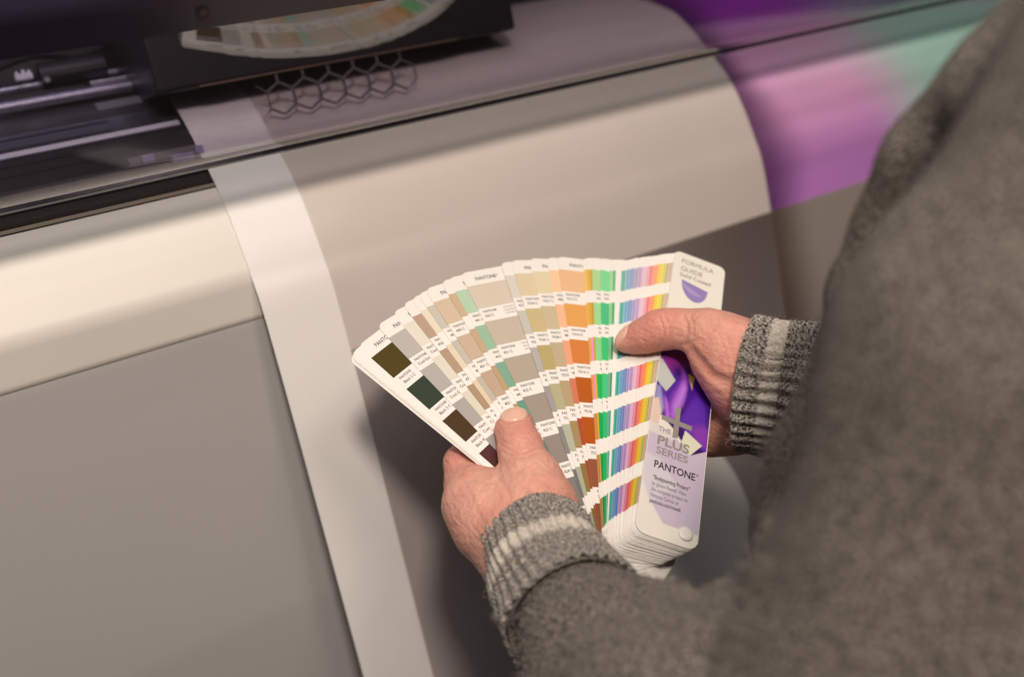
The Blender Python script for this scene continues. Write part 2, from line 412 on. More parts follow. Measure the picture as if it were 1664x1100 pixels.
e0 = np.array(wp[-1]); tn = wd_; nn_ = (bk_[-1]-np.array(wp[-1]))/.003
def rp(a, b): return tuple(e0+tn*a+nn_*b)
extrude('window_rail', fillet([rp(-.0036, -.0016), rp(.0036, -.0016), rp(.0036, .0050), rp(-.0036, .0050), rp(-.0036, -.0016)], .0020), X0, X1, mat('dark_rail', (.035, .032, .042), .16), PR)
extrude('lid', fillet([gp(s91, -.004), gp(s28, -.004), gp(s28+.012, .004), gp(s28+.012, .016), gp(s91, .016), gp(s91, -.004)], .005), X0, X1, M_LID, PR)
ss, xs_ = g_s(325, 12); c = PN(xs_, *gp(ss, -.004)); dn = WD(.7071*(NC-DC))
cyl_between('screw_recess', c-dn*.0006, c+dn*.004, .0042, M_BLACK, PR)
cyl_between('screw', c-dn*.0012, c+dn*.003, .0026, mat('black_screw', (.05, .045, .05), .2, metal=.8), PR)
lt = bpy.data.lights.new('inner_light', 'AREA'); lt.shape = 'RECTANGLE'; lt.size = .30; lt.size_y = .006; lt.energy = .07; lt.color = (.80, .78, 1.0)
lo_ = bpy.data.objects.new('inner_light', lt); COL.objects.link(lo_); lp = PN(.10, .86, .115); ld = PN(.10, .80, .02)-lp
lq = Vector(-ld).to_track_quat('Z', 'Y').to_matrix(); zx = Vector(-nrm(ld)); xx = Vector(WD(XC)); yx = zx.cross(xx)
lo_.matrix_world = Matrix.Translation(lp) @ Matrix((xx, yx, zx)).transposed().to_4x4(); lo_.parent = PR; lo_.matrix_parent_inverse = PR_inv
# put everything of the printer under its empty without moving it
for o in [o for o in bpy.data.objects if o.parent is PR and o.type == 'MESH']: o.matrix_parent_inverse = PR_inv

# ---------------------------------------------------------------- the colour guide (a riveted fan of cards)
A_, T_ = math.radians(-64), math.radians(40)
NF = np.array([math.sin(T_)*math.cos(A_), math.sin(T_)*math.sin(A_), -math.cos(T_)])
E2 = nrm(np.array([0, -1., 0])-NF*(-NF[1])); E1 = np.cross(NF, E2)
PIV = ray(1113, 868)*.59
MF = Matrix([list(WD(-E1)), list(WD(E2)), list(WD(NF))]).transposed()
FAN = empty('colour_guide', w(PIV), MF)
tag(FAN, 'fanned out colour guide of swatch cards with purple cover, held in both hands', 'colour guide')
WL, WR, UT, UBm = 31.5, 8.5, 229.0, -9.0            # millimetres from the rivet
CARD = np.array([.86, .835, .79])
def half_w(u, side):
    rt, rb = 5.0, 7.0
    e = WL if side < 0 else WR
    if u > UT-rt: e -= rt-math.sqrt(max(0, rt*rt-(u-(UT-rt))**2))
    if u < UBm+rb: e -= rb-math.sqrt(max(0, rb*rb-(UBm+rb-u)**2))
    return e
ARC_T = [UT-5+5*math.sin(math.radians(a)) for a in (0, 25, 50, 75, 90)]
ARC_B = [UBm+7-7*math.cos(math.radians(a)) for a in (0, 25, 50, 75, 90)]
def page_geo(cols, th=.18, bend=0., edge=None):
    lev = set(ARC_T+ARC_B); bands = []
    for i in range(7):
        t = 217-31*i; b = t-20; lev |= {t, b, (t+b)/2}; bands.append((b, t, cols[i] if cols is not None else CARD))
    lev = sorted(lev); V = []; Fc = []; C = []
    zz = lambda u: bend*max(0, u-20)**2/200**2
    for u in lev:
        for x in (-half_w(u, -1), half_w(u, 1)): V.append((x, u, zz(u))); V.append((x, u, zz(u)-th))
    ed = CARD*.93 if edge is None else edge
    for i in range(len(lev)-1):
        a, b = i*4, (i+1)*4; um = (lev[i]+lev[i+1])/2; c = CARD
        for (bb, bt, cc) in bands:
            if bb < um < bt: c = cc
        Fc += [(a, a+2, b+2, b), (a+1, b+1, b+3, a+3), (a, b, b+1, a+1), (a+2, a+3, b+3, b+2)]; C += [c, CARD, ed, ed]
    n = len(V)
    Fc += [(0, 1, 3, 2), (n-4, n-2, n-1, n-3)]; C += [ed, ed]
    return [tuple(np.array(v)/1000) for v in V], Fc, C
def place(o, phi, h, sh, up=0.):
    o.matrix_local = Matrix.Translation((-sh/1000, up/1000, h)) @ Matrix.Rotation(-math.radians(phi), 4, 'Z')
def page(cols, phi, h, sh, bend=0., codes=None, up=0.):
    V, Fc, C = page_geo(cols, bend=bend)
    o = mesh_obj('page', V, Fc, M_PAGE, FAN, fcol=C); place(o, phi, h, sh, up)
    if codes:
        g = Geo(); zz = lambda u: (bend*max(0, u-20)**2/200**2+.05)/1000
        mm = .001
        g.text('PANTONE', (-WL+9)*mm, 220.6*mm, 4.2*mm, .012, z=zz(221), width=.0165)
        g.text('\u00ae', (-WL+26)*mm, 222*mm, 2*mm, 0, z=zz(221))
        for i, cd in enumerate(codes):
            y = 217-31*i-20
            g.text('PANTONE', (-WL+2.6)*mm, (y-3.8)*mm, 2.8*mm, .012, z=zz(y), width=.0104)
            g.text(cd, (-WL+2.6)*mm, (y-7.6)*mm, 2.95*mm, .012, z=zz(y), sx=.92)
        t = g.obj('lettering', M_INK, o); t['kind'] = 'stuff'
        g2 = Geo()
        for i in range(7):
            y = 217-31*i-20
            for q, s in enumerate(('PANTONE Yel. 012', 'PANTONE Black', 'PANTONE Trans. Wt.')):
                g2.text(s, (-WL+18.5)*mm, (y-3.0-2.5*q)*mm, 1.9*mm, .01, z=zz(y), width=.0135-.001*(q == 1))
        g2.obj('small_print', M_INKG, o)['kind'] = 'stuff'
    return o
def ramp(*hs):                                        # seven shades through the given hex stops
    st = [ch(h) for h in hs]; k = np.linspace(0, len(st)-1, 7)
    return [st[int(math.floor(q))]*(1-(q % 1))+st[min(len(st)-1, int(math.floor(q))+1)]*(q % 1) for q in k]
def cds(p, n0): return ['%s%d C' % (p, n0+i) for i in range(7)]
BL = [ch(h) for h in ('4b3b14', '313b2c', '47321a', '4d2827', '3a3030', '333030', '2c2a2a')]
PAGES = [
 (None, -42.3, -.0319, 1.6, 0, None), (None, -42.0, -.0316, 1.9, 0, None), (None, -41.8, -.0313, 2.1, 0, None), (None, -41.4, -.0310, 2.3, 0, None), (None, -41.6, -.0307, 2.4, 0, None), (None, -41.2, -.0304, 2.6, 0, None),
 (BL, -39.26, -.0301, 3.0, 0, ['Black 2 C', 'Black 3 C', 'Black 4 C', 'Black 5 C', 'Black 6 C', 'Black 7 C', 'Black C']),
 (ramp('b2a79b', 'a59b92', '8b8580', '6a6663'), -33.65, -.0296, 5.0, 0, ['Cool Gray %d C' % i for i in range(1, 8)]),
 (ramp('d9cdb8', 'd2c6ae', 'c8bda6', 'b8ae9c'), -29.55, -.0291, 6.0, 0, ['Cool Gray %d C' % i for i in range(8, 15)]),
 (ramp('b2937a', 'a6876c', '8f7058', '6d5444'), -26.74, -.0286, 7.5, 0, cds('', 476)),
 (ramp('dccbb0', 'd5bf9f', 'c9ae8d', 'a88d70'), -24.68, -.0281, 8.0, 0, None),
 (ramp('c0b6a2', 'b8ab98', 'a4988a', '857a70'), -23.06, -.0276, 8.5, 0, cds('', 406)),
 (ramp('cab194', 'b89a80', 'a98d75', '87705e'), -21.18, -.0271, 9.5, 0, cds('', 400)),
 (ramp('c2a582', 'b4956f', 'a58458', '7e6344'), -17.63, -.0266, 10.0, 0, None),
 (ramp('adc2a2', '86a689', '659079', '437466', '355d56'), -15.99, -.0261, 10.5, 0, cds('', 441)),
 (ramp('cdbba4', 'b2a28b', '998a7a', '857a70', '6f6762'), -13.33, -.0256, 11.0, 0, cds('', 420)),
 (ramp('cdc3b2', 'b6ad9f', '99918a', '78736f', '5c5957'), -4.80, -.0246, 12.5, 0, cds('', 427)),
 (ramp('d2be98', 'bda672', 'a9965e', 'aeae92', 'a4a48a', '9b9a80'), -2.80, -.0241, 12.5, 0, cds('', 7534)),
 (ramp('d6c49c', 'bda784', 'b39c7a', 'a68a5e', '8c6f3d', '7b5c22'), 1.00, -.0236, 13.0, 0, cds('', 7527)),
 (ramp('e9bd92', 'e5ab84', 'de8e68', 'b0472c', '9a4a2c', '8a4424'), 4.43, -.0231, 13.0, 0, cds('', 486)),
 (ramp('dfae80', 'd99850', 'cb7838', 'ae5518', 'ac4f10', '8d5034', '84482c'), 6.41, -.0226, 13.0, 0, cds('', 7513)),
 (ramp('dfb660', 'd7a646', 'cf9c3e', 'c88a3c', 'b9854a', 'a97b48'), 11.4, -.0218, 12.6, 0, None),
 (ramp('d9a64e', 'd39c3a', 'e88aa8', 'f080a6', 'c97a3a', 'b27438', '9a6a38'), 11.9, -.0214, 12.4, 0, None),
 (ramp('c69a3e', 'b98f30', 'c49a28', 'd8b01c', 'cfa81c', 'b89a2c'), 12.37, -.0210, 12.0, 0, None),
 (ramp('a7c886', '98c986', '82c57c', '20a848', '129c46', '0a8f40', '0c7a38'), 12.85, -.0206, 12.0, 0, cds('', 353)),
 (ramp('7cca88', '4fb276', '3fb56a', '42b774', '2fae68', '16a652', '0d8d4a'), 14.46, -.0201, 11.8, 0, cds('', 2413)),
 (ramp('a4c890', '8fbf8a', '6fae80', '6c9c80', '6f9f8e', '7fa894'), 16.3, -.0197, 11.5, 0, None),
 (ramp('5fae78', '479e66', '3b7d56', '2f8c6a', '4fa08a', '2c7c66'), 16.9, -.0193, 11.3, 0, None),
 (None, 17.4, -.0189, 11.2, 0, None), (None, 17.8, -.0186, 11.1, 0, None),
]
for i, (c, p, h, s, b, cd) in enumerate(PAGES): page(c, p, h, s, random.uniform(0., .45), cd)
# the tight block under the cover, back to front: greens and blues, lilacs, pinks, reds, oranges, yellows
stops = ['7ec4a6', '58b49a', '2f9f94', '6aa8a4', '86b4b4', '6fa9bd', '4f93ba', '8db3c8', '5b8fc0', 'a9b8c4', '8f97b8', '6a78b0', 'b6b0c4', '9a8fb4', '7f6ca6', 'c4acc0',
         'b893bc', 'd2b4c4', 'c99cc0', 'dbb6c4', 'dba5ba', 'e4bcc2', 'd98fae', 'e6b0b8', 'e78f9a', 'eaa49c', 'e0606a', 'ee8f80', 'e87c66', 'ee9a70', 'ec8a4a', 'f0a25c',
         'f0b040', 'f2c030', 'eec22a', 'f0ce3a', 'e6cc46', '8f9c34', 'd0cc52', 'a8b070', 'b49c7c', 'e0b084', 'a89c90', 'c8b8a4']
nb_ = len(stops)
for i, hx in enumerate(stops):
    t = (i+.5)/nb_; c0 = ch(hx); sat = c0/c0.max()
    lum = float(c0@np.array([.3, .55, .15])); c0 = .97*c0+.03*lum
    cols = []
    for k in range(7):
        c = c0*(1-.055*max(0, k-1))*(sat**(.10*max(0, k-1)))
        if k < 2: c = c+(np.array([.62, .56, .49])-c)*(.22, .07)[k]
        cols.append(np.clip(c, .004, .9))
    jt = random.uniform(-.13, .13)
    page(cols, 18.27+(24.2-18.27)*t+jt, -.0183+.0175*t+random.uniform(-.00005, .00005), 11.0*(1-t)+.2+random.uniform(-.4, .4), 0, None, up=random.uniform(-.7, .3))

def cover():
    V, Fc, C = page_geo(None, th=.5)
    base = np.array([.80, .78, .70])
    o = mesh_obj('cover', V, Fc, M_PAGE, FAN, fcol=[base]*len(Fc)); place(o, 24.4, .0004, 0)
    g = Geo(); mm = .001; Z = [.00006]
    def P(pts, hx, raw=False):
        Z[0] += .000012; g.poly([(x*mm, y*mm) for x, y in pts], Z[0], hx if raw else ch(hx))
    ART = [  # (outline, colour, softness of its edge in mm): layers of an abstract violet picture over a lilac field
     ([(-31, 84), (-31, 134), (-20, 139), (9, 137), (9, 60), (-2.7, 55.5), (-14, 70)], '351358', .4),
     ([(-31, 133), (-20, 139), (9, 137), (9, 127), (-13, 124), (-24, 119)], '7c2379', 3.0), ([(-31, 126), (-25, 124), (-21, 116), (-27, 112)], '8e2f86', 3.0),
     ([(-31, 108), (-24, 118), (-13, 112), (-9, 98), (-18, 82), (-26, 90)], '4a1f86', 2.5), ([(-14, 126), (-9, 112), (-11, 96), (-17, 76), (-22, 82), (-19, 98), (-14, 112)], '8a3fae', 2.2),
     ([(-12.5, 112), (-9.5, 107), (-12, 92), (-17, 78), (-18, 90)], 'b070c4', 1.8), ([(-9, 124), (0, 127), (9, 121), (9, 92), (2, 84), (-6, 94), (-11, 74), (-9.4, 100)], '431580', .9),
     ([(-3, 104), (4, 97), (9, 86), (9, 62), (3, 64), (-7.5, 72), (-12, 80), (-6, 96)], '5a2a9a', 1.6), ([(9, 84), (9, 64), (0, 67), (-5, 76), (1, 80)], '84379f', 3.0), ([(5, 98), (9, 96), (9, 78), (6, 82)], '3a126c', 2.0),
     ([(-31, 101), (-28, 102), (-23, 86), (-25, 79), (-31, 88)], '8d88b0', 1.2), ([(-27, 104), (-24, 100), (-20, 84), (-22, 80)], '5b2a96', 1.4), ([(-24, 94), (-21.6, 90), (-19, 78), (-21, 75)], 'bd68c8', 1.2),
     ([(-32, 89), (-28, 92), (-25, 82), (-26, 70), (-32, 69)], 'd9b9a6', .8), ([(-10.4, 128), (-6, 124), (-4.5, 118), (-7.5, 121)], 'c9a070', .8),
     ([(-32, 125.4), (-29, 124), (-18.3, 110), (-23.6, 98.7), (-32, 106)], 'b4b4a8', .15), ([(-10.4, 119.5), (-5.2, 118), (-6.4, 107)], 'cba55e', .2),
     ([(-32, 70.5), (-14, 66.5), (-12, 64), (-2.7, 55.5), (9, 63.5), (9, 0), (-7.5, -7.6), (-24.2, 14.5), (-32, 33)], 'c3b1bc', .2), ([(-32, 72), (-14.5, 68), (-14.5, 62), (-32, 64)], 'd5c8be', .5),
     ([(-7.5, 73.3), (4.7, 66.1), (-2.7, 55.5), (-9.5, 62)], 'd9d2b2', .15), ([(-32, 48), (-22, 46), (-8, 30), (-24, 14), (-32, 30)], 'cfc3c2', 1.5),
     ([(-6, 184), (9, 188), (9, 176), (2, 172)], 'd6cfae', 1.5), ([(0, 172), (9, 176), (9, 156), (2, 158)], 'cfc3ca', 2.0), ([(-31, 156), (-22, 150), (-20, 138), (-31, 136)], 'd8d0c0', 2.0)]
    def polysd(Q, pts):
        d = np.full(len(Q), 1e9); ins = np.zeros(len(Q), bool)
        for a, b in zip(pts, pts[1:]+pts[:1]):
            a = np.array(a, float); b = np.array(b, float); ab = b-a
            t = np.clip(((Q-a)@ab)/(ab@ab), 0, 1); d = np.minimum(d, np.linalg.norm(Q-a-t[:, None]*ab, axis=1))
            cr = (a[1] > Q[:, 1]) != (b[1] > Q[:, 1]); ins ^= cr & (Q[:, 0] < (b[0]-a[0])*(Q[:, 1]-a[1])/(b[1]-a[1]+1e-12)+a[0])
        return np.where(ins, -d, d)
    gx = np.linspace(-31.0, 8.0, 66); gy_ = np.linspace(2, 190, 300); GX, GY = np.meshgrid(gx, gy_); Q = np.stack([GX.ravel(), GY.ravel()], 1)
    AC = np.tile(base, (len(Q), 1))
    for pts, hx, so in ART:
        k = np.clip(.5-polysd(Q, pts)/(2*so), 0, 1)[:, None]; AC = AC*(1-k)+ch(hx)*k
    AF = [(r_*66+c_, r_*66+c_+1, (r_+1)*66+c_+1, (r_+1)*66+c_) for r_ in range(299) for c_ in range(65)]
    mesh_obj('cover_picture', np.column_stack([Q*mm, np.full(len(Q), .00004)]), AF, M_PAGE, o, vcol=AC)
    gy = ch('8f8578')
    P([(-15.6, 89), (-12.2, 89.4), (-11.9, 65.4), (-15.6, 64.6)], gy, True)
    P([(-24.6, 79.2), (-3.2, 78.2), (-3.5, 74.4), (-24.2, 75.4)], gy, True)
    # half disc on the cream top
    P([(-13.3+10.2*math.cos(t)*1.0, 200.6-.17*(10.2*math.cos(t))-(16.0*math.sin(t) if True else 0)) for t in np.linspace(math.pi, 0, 18)][::-1], '8d7aa6')
    P([(-13.3+10.2*math.cos(t), 200.3-.17*10.2*math.cos(t)-9.5*math.sin(t)) for t in np.linspace(2.9, .9, 10)][::-1], 'a58fb0')
    Zt = Z[0]+.00003
    dk = ch('7d756c'); bk = ch('3a2a30'); md = ch('6d6468')
    def T(s, x, y, sz, wd_, c, b=.015, sl=0.): g.text(s, x*mm, y*mm, sz*mm, b, z=Zt, width=wd_*mm, col=c, slant=sl)
    T('FORMULA', -25.6, 218.8, 6.2, 25.2, dk, 0.); T('GUIDE', -25.6, 211.2, 6.2, 17.2, dk, 0.); T('Solid Coated', -25.6, 205.2, 5.2, 24.0, dk, .006)
    T('THE', -25.4, 66.2, 5.4, 8.6, gy, .008); T('PLUS', -25.4, 56.4, 9.2, 22.0, gy, .03); T('SERIES', -25.0, 49.2, 7.4, 21.4, gy, .018)
    T('PANTONE', -25.2, 38.6, 7.4, 27.6, bk, .02); T('\u00ae', 2.9, 42.0, 2.6, 1.6, bk, .0)
    T('\u201cBodypainting Project\u201d', -24.8, 30.0, 4.3, 24.6, bk, .012)
    for k, (s, wd_) in enumerate((('by Janine Rewell. View', 22.6), ('the complete project on', 24.0), ('Pantone Canvas at', 18.4))):
        T(s, -24.8, 25.6-4.1*k, 4.0, wd_, md, .004)
    T('pantone.com/rewell.', -24.8, 13.3, 4.0, 20.6, bk, .010)
    g.obj('cover_lettering', M_PAGE, o)['kind'] = 'stuff'
    # rivet
    V = []; Fc = []; prof = [(4.6, 0), (4.7, .5), (4.3, 1.1), (3.4, 1.45), (1.8, 1.6), (.02, 1.62)]
    for (r_, z_) in prof:
        for i in range(28):
            t = 2*math.pi*i/28; V.append((r_*math.cos(t)*mm, r_*math.sin(t)*mm, z_*mm))
    for a in range(len(prof)-1):
        for i in range(28): j = (i+1) % 28; Fc.append((a*28+i, a*28+j, (a+1)*28+j, (a+1)*28+i))
    rv = mesh_obj('rivet', V, Fc, M_RIVET, FAN, smooth=True); rv.matrix_local = Matrix.Translation((0, 0, .0008))
cover()
#PERSON
# ---------------------------------------------------------------- the person: hands and forearms, sweater, cuffs
def capsules(P, caps):
    """smooth union of tapered capsules; caps: (a, b, ra, rb, k)"""
    d = None
    for (a, b, ra, rb, k) in caps:
        a = np.asarray(a, np.float32); b = np.asarray(b, np.float32); ab = b-a
        t = np.clip(((P-a)@ab)/max(1e-12, float(ab@ab)), 0, 1)
        e = np.sqrt(((P-a-t[..., None]*ab)**2).sum(-1))-(ra+(rb-ra)*t)
        if d is None: d = e
        else:
            h = np.maximum(k-np.abs(d-e), 0)/k
            d = np.minimum(d, e)-h*h*h*k/6
    return d
def surface_nets(fn, lo, hi, vs):
    """naive surface nets over a coarse-to-fine grid"""
    lo = np.asarray(lo, np.float32); n = np.ceil((np.asarray(hi)-lo)/vs).astype(int)+1
    ax = [lo[i]+vs*np.arange(n[i], dtype=np.float32) for i in range(3)]
    D = np.full(n, 1.0, np.float32); B = 16
    for i in range(0, n[0], B):
        for j in range(0, n[1], B):
            for k in range(0, n[2], B):
                s = (slice(i, min(i+B, n[0])), slice(j, min(j+B, n[1])), slice(k, min(k+B, n[2])))
                c = np.array([[(ax[q][s[q].start]+ax[q][s[q].stop-1])/2 for q in range(3)]], np.float32)
                dc = float(fn(c)[0])
                if abs(dc) > vs*B*.87+.004: D[s] = dc; continue
                G = np.stack(np.meshgrid(ax[0][s[0]], ax[1][s[1]], ax[2][s[2]], indexing='ij'), -1)
                D[s] = fn(G.reshape(-1, 3)).reshape(G.shape[:3])
    S = D < 0
    c = np.zeros(np.array(n)-1, np.int8)
    for a in (0, 1):
        for b in (0, 1):
            for d in (0, 1): c += S[a:n[0]-1+a, b:n[1]-1+b, d:n[2]-1+d]
    cells = np.argwhere((c > 0) & (c < 8)); idx = np.full(np.array(n)-1, -1, np.int64); idx[tuple(cells.T)] = np.arange(len(cells))
    acc = np.zeros((len(cells), 3), np.float32); cnt = np.zeros(len(cells), np.float32)
    offs = [(a, b, d) for a in (0, 1) for b in (0, 1) for d in (0, 1)]
    for p in offs:
        for ax_ in range(3):
            if p[ax_]: continue
            q = list(p); q[ax_] = 1
            d0 = D[cells[:, 0]+p[0], cells[:, 1]+p[1], cells[:, 2]+p[2]]; d1 = D[cells[:, 0]+q[0], cells[:, 1]+q[1], cells[:, 2]+q[2]]
            m = (d0 < 0) != (d1 < 0); t = np.where(m, d0/np.where(m, d0-d1, 1), 0)
            v = np.array(p, np.float32)[None]+np.zeros((len(cells), 3), np.float32); v[:, ax_] = t
            acc[m] += v[m]; cnt[m] += 1
    V = lo+vs*(cells+acc/cnt[:, None])
    Fc = []
    for ax_ in range(3):
        o1, o2 = [q for q in range(3) if q != ax_]
        s0 = [slice(1, -1)]*3; s1 = [slice(1, -1)]*3; s0[ax_] = slice(0, -1); s1[ax_] = slice(1, None)
        A = S[tuple(s0)]; Bq = S[tuple(s1)]; e = np.argwhere(A != Bq)
        if not len(e): continue
        off = np.array([1, 1, 1]); off[ax_] = 0; e0 = e+off
        ins = A[tuple(e.T)]
        u1 = np.zeros(3, int); u1[o1] = 1; u2 = np.zeros(3, int); u2[o2] = 1
        q = [idx[tuple((e0-u1-u2).T)], idx[tuple((e0-u2).T)], idx[tuple(e0.T)], idx[tuple((e0-u1).T)]]
        q = np.stack(q, 1); flip = ins if ax_ != 1 else ~ins
        q[~flip] = q[~flip][:, ::-1]; Fc.append(q)
    Fc = np.concatenate(Fc); Fc = Fc[(Fc >= 0).all(1)]
    return V, Fc
def vnoise(P, scale, seed=0):
    """cheap smooth pseudo noise"""
    r = np.random.default_rng(seed); o = 0
    for i in range(5):
        k = r.normal(size=3)*scale; o = o+np.sin(P@k.astype(np.float32)+r.uniform(0, 6.3))
    return o/5

def nodes(spec): return {k: (W(*v[:3]), v[3]) for k, v in spec.items()}
def chain(nd, seqs):
    out = []
    for (seq, k) in seqs:
        for a, b in zip(seq, seq[1:]): out.append((nd[a][0], nd[b][0], nd[a][1], nd[b][1], k))
    return out

# left hand: thumb on the cards, index knuckle at the edge of the fan, the fingers under it
LH = nodes(dict(
    t3=(838, 688, .628, .0104), t3b=(832, 700, .6245, .0108), t2=(845, 727, .6150, .0133), t1b=(852, 752, .607, .0142), t1=(862, 778, .600, .0165), t0=(868, 830, .590, .0215),
    k1=(752, 752, .636, .0112), k1b=(762, 786, .628, .0128), m1=(775, 817, .609, .0165), m2=(800, 846, .597, .0210), wr=(852, 882, .580, .0255), fa=(905, 965, .545, .029), fb=(1040, 1100, .48, .036),
    web=(838, 836, .602, .0110), pa=(850, 838, .597, .0165),
    i2=(800, 700, .672, .0092), i3=(845, 668, .690, .0085), i4=(885, 650, .705, .0078),
    k2=(795, 790, .648, .012), n2=(850, 725, .690, .0095), n3=(905, 690, .705, .0088), n4=(945, 670, .712, .008),
    k3=(825, 815, .645, .012), r2=(890, 755, .685, .0092), r3=(940, 725, .70, .0085), r4=(975, 705, .705, .0078),
    k4=(850, 845, .632, .012), p2=(915, 800, .665, .0085), p3=(950, 775, .678, .0078), p4=(975, 760, .684, .0072)))
LCAPS = chain(LH, [(['wr', 't0'], .02), (['t0', 't1'], .02), (['t1', 't1b', 't2', 't3'], .006), (['t2', 't3b'], .006), (['wr', 'm2', 'm1', 'k1b', 'k1'], .016), (['m1', 'web'], .010), (['web', 't1'], .008), (['pa', 'm1'], .02), (['pa', 't0'], .02),
    (['wr', 'fa', 'fb'], .02), (['k1', 'i2', 'i3', 'i4'], .006), (['m2', 'k2'], .015), (['k2', 'n2', 'n3', 'n4'], .005), (['m2', 'k3'], .015), (['k3', 'r2', 'r3', 'r4'], .005), (['wr', 'k4'], .015), (['k4', 'p2', 'p3', 'p4'], .005)])
# right hand: thumb pressing the block from the right, the fingers wrapped underneath
RH = nodes(dict(
    t4=(1017, 556, .6750, .0072), t3=(1030, 551, .6735, .0098), t2b=(1050, 544, .668, .0118), t2=(1070, 537, .6640, .0133), t1c=(1090, 534, .660, .0128), t1b=(1110, 534, .656, .0124), t1=(1146, 539, .650, .0146), t0=(1178, 566, .648, .0200), th=(1180, 583, .648, .0170),
    wr=(1228, 612, .650, .0285), wr2=(1236, 664, .662, .0235), fa=(1330, 640, .635, .030), fb=(1500, 680, .62, .038),
    hy=(1190, 688, .676, .0195), hy2=(1150, 694, .690, .0175), pm=(1150, 640, .700, .015), ix=(1128, 590, .712, .0105),
    i2=(1085, 600, .738, .0095), i3=(1030, 640, .752, .009), i4=(1000, 650, .752, .008),
    m2=(1085, 640, .742, .0095), m3=(1030, 670, .752, .009), m4=(995, 690, .75, .0082),
    r2=(1090, 680, .735, .0095), r3=(1030, 710, .742, .0088), r4=(1000, 725, .74, .008),
    p2=(1100, 715, .722, .0085), p3=(1055, 745, .728, .0078), p4=(1030, 760, .726, .0072)))
RCAPS = chain(RH, [(['wr', 't0'], .02), (['t0', 't1'], .014), (['t1', 't1b', 't1c', 't2', 't2b', 't3', 't4'], .005), (['wr', 'th'], .02), (['th', 't0'], .015), (['wr', 'wr2'], .02), (['wr2', 'hy'], .014), (['hy', 'hy2'], .014), (['wr', 'fa', 'fb'], .02),
    (['hy2', 'pm'], .016), (['pm', 'ix'], .014), (['ix', 'i2', 'i3', 'i4'], .005), (['pm', 'm2', 'm3', 'm4'], .005), (['hy2', 'r2', 'r3', 'r4'], .005), (['hy2', 'p2', 'p3', 'p4'], .005)])
def frame_nail(tip, back, up):
    a = nrm(tip-back); n = nrm(up-a*(up@a)); return a, n, np.cross(a, n)
VIEW = WD(np.array([0, 0, -1.]))
# nail: centre of the free edge on the skin, axis towards the tip, outward normal, half width, length
def mk_nail(t, b, up, r, fwd, hw, ln): a, n, s = frame_nail(t, b, up); return dict(c=t+a*fwd, a=a, n=n, s=s, hw=hw, ln=ln)
LN = mk_nail(LH['t3'][0], LH['t2'][0], WD(nrm(np.array([-.10, -.35, -1.]))), .0108, .0085, .0094, .0160)
RN = mk_nail(RH['t3'][0], RH['t2'][0], WD(nrm(np.array([-.25, -.75, -.55]))), .0098, .0120, .0072, .0135)
def nail_mask(P, q):
    d = P-q['c'].astype(np.float32); x = d@q['s'].astype(np.float32); y = d@q['a'].astype(np.float32); z = d@q['n'].astype(np.float32)
    yy = (-y/q['ln'])                                    # 0 at the tip, 1 at the cuticle
    e = np.maximum(np.abs(x)/q['hw'], 0)
    out = np.maximum(e**2.6+np.clip(yy-.45, 0, None)**2/.3-1, -yy*3-.1)   # <0 inside
    return out, z, yy
def crease(P, pts, dep, wid):
    pts = [np.asarray(p, np.float32) for p in pts]; d = np.full(len(P), 9., np.float32)
    for a, b in zip(pts, pts[1:]):
        ab = b-a; t = np.clip(((P-a)@ab)/float(ab@ab), 0, 1); d = np.minimum(d, np.sqrt(((P-a-t[:, None]*ab)**2).sum(1)))
    return dep*np.exp(-(d/wid)**2)
def front(px, py, caps):
    """the skin point seen at a pixel: march along the ray"""
    r = M@ray(px, py); d = .40
    for _ in range(80):
        e = float(capsules(np.array([CAM+r*d], np.float32), caps)[0]); d += e/np.linalg.norm(r)*.9
        if e < .0003 or d > 1: break
    return CAM+r*d
def make_hand(caps, nail, creases, tendons, lo, hi, vs):
    ln_ = [[front(px, py, caps) for px, py in c[0]] for c in creases]
    tn_ = [[front(px, py, caps) for px, py in c[0]] for c in tendons]
    def fn(P):
        d = capsules(P, caps)
        near = np.abs(d) < .004
        if near.any() and len(P) > 1:
            Q = P[near]; e = d[near]
            out, z, yy = nail_mask(Q, nail)
            ok = (z > .002)
            e = e+np.where(ok, .0011*np.exp(-(np.clip(out, -5, 5)/.15)**2)-.00035*(out < -.1)*(yy < .95), 0)
            for pts, c in zip(ln_, creases): e = e+crease(Q, pts, c[1], c[2])
            for pts, c in zip(tn_, tendons): e = e-crease(Q, pts, c[1], c[2])
            e = e+.00030*vnoise(Q, 900, 3)+.0007*vnoise(Q, 160, 5)
            d[near] = e
        return d
    V, Fc = surface_nets(fn, lo, hi, vs)
    out, z, yy = nail_mask(V.astype(np.float32), nail)
    nm = np.clip(-out*5, 0, 1)*(z > .002)
    return V, Fc, nm, yy
def bbox(nd, keys, pad):
    P = np.array([nd[k][0] for k in keys]); return P.min(0)-pad, P.max(0)+pad
SK = np.array([.77, .385, .295]); RED = np.array([.68, .27, .215]); PALE = np.array([.78, .49, .36]); NAIL = np.array([.80, .50, .385])
def skin_col(V, nm, yy, reds, pales, free):
    P = V.astype(np.float32); c = np.tile(SK, (len(V), 1))
    m = np.clip(.5+1.1*vnoise(P, 90, 11)+.7*vnoise(P, 260, 12), 0, 1)[:, None]; c = c*(1-.6*m)+RED*.6*m
    for lst, colr in ((reds, RED), (pales, PALE)):
        for (p, r, amt) in lst:
            k = amt*np.exp(-(((V-p)**2).sum(1))/r**2)[:, None]; c = c*(1-k)+colr*k
    rg = np.exp(-((nm-.25)/.22)**2)[:, None]*(nm > .02)[:, None]*.6; c = c*(1-rg)+RED*.8*rg
    nn = nm[:, None]; e = np.clip((.16-yy)/.05, 0, 1)[:, None]
    return c*(1-nn)+(NAIL*(1-e)+np.asarray(free)*e)*nn
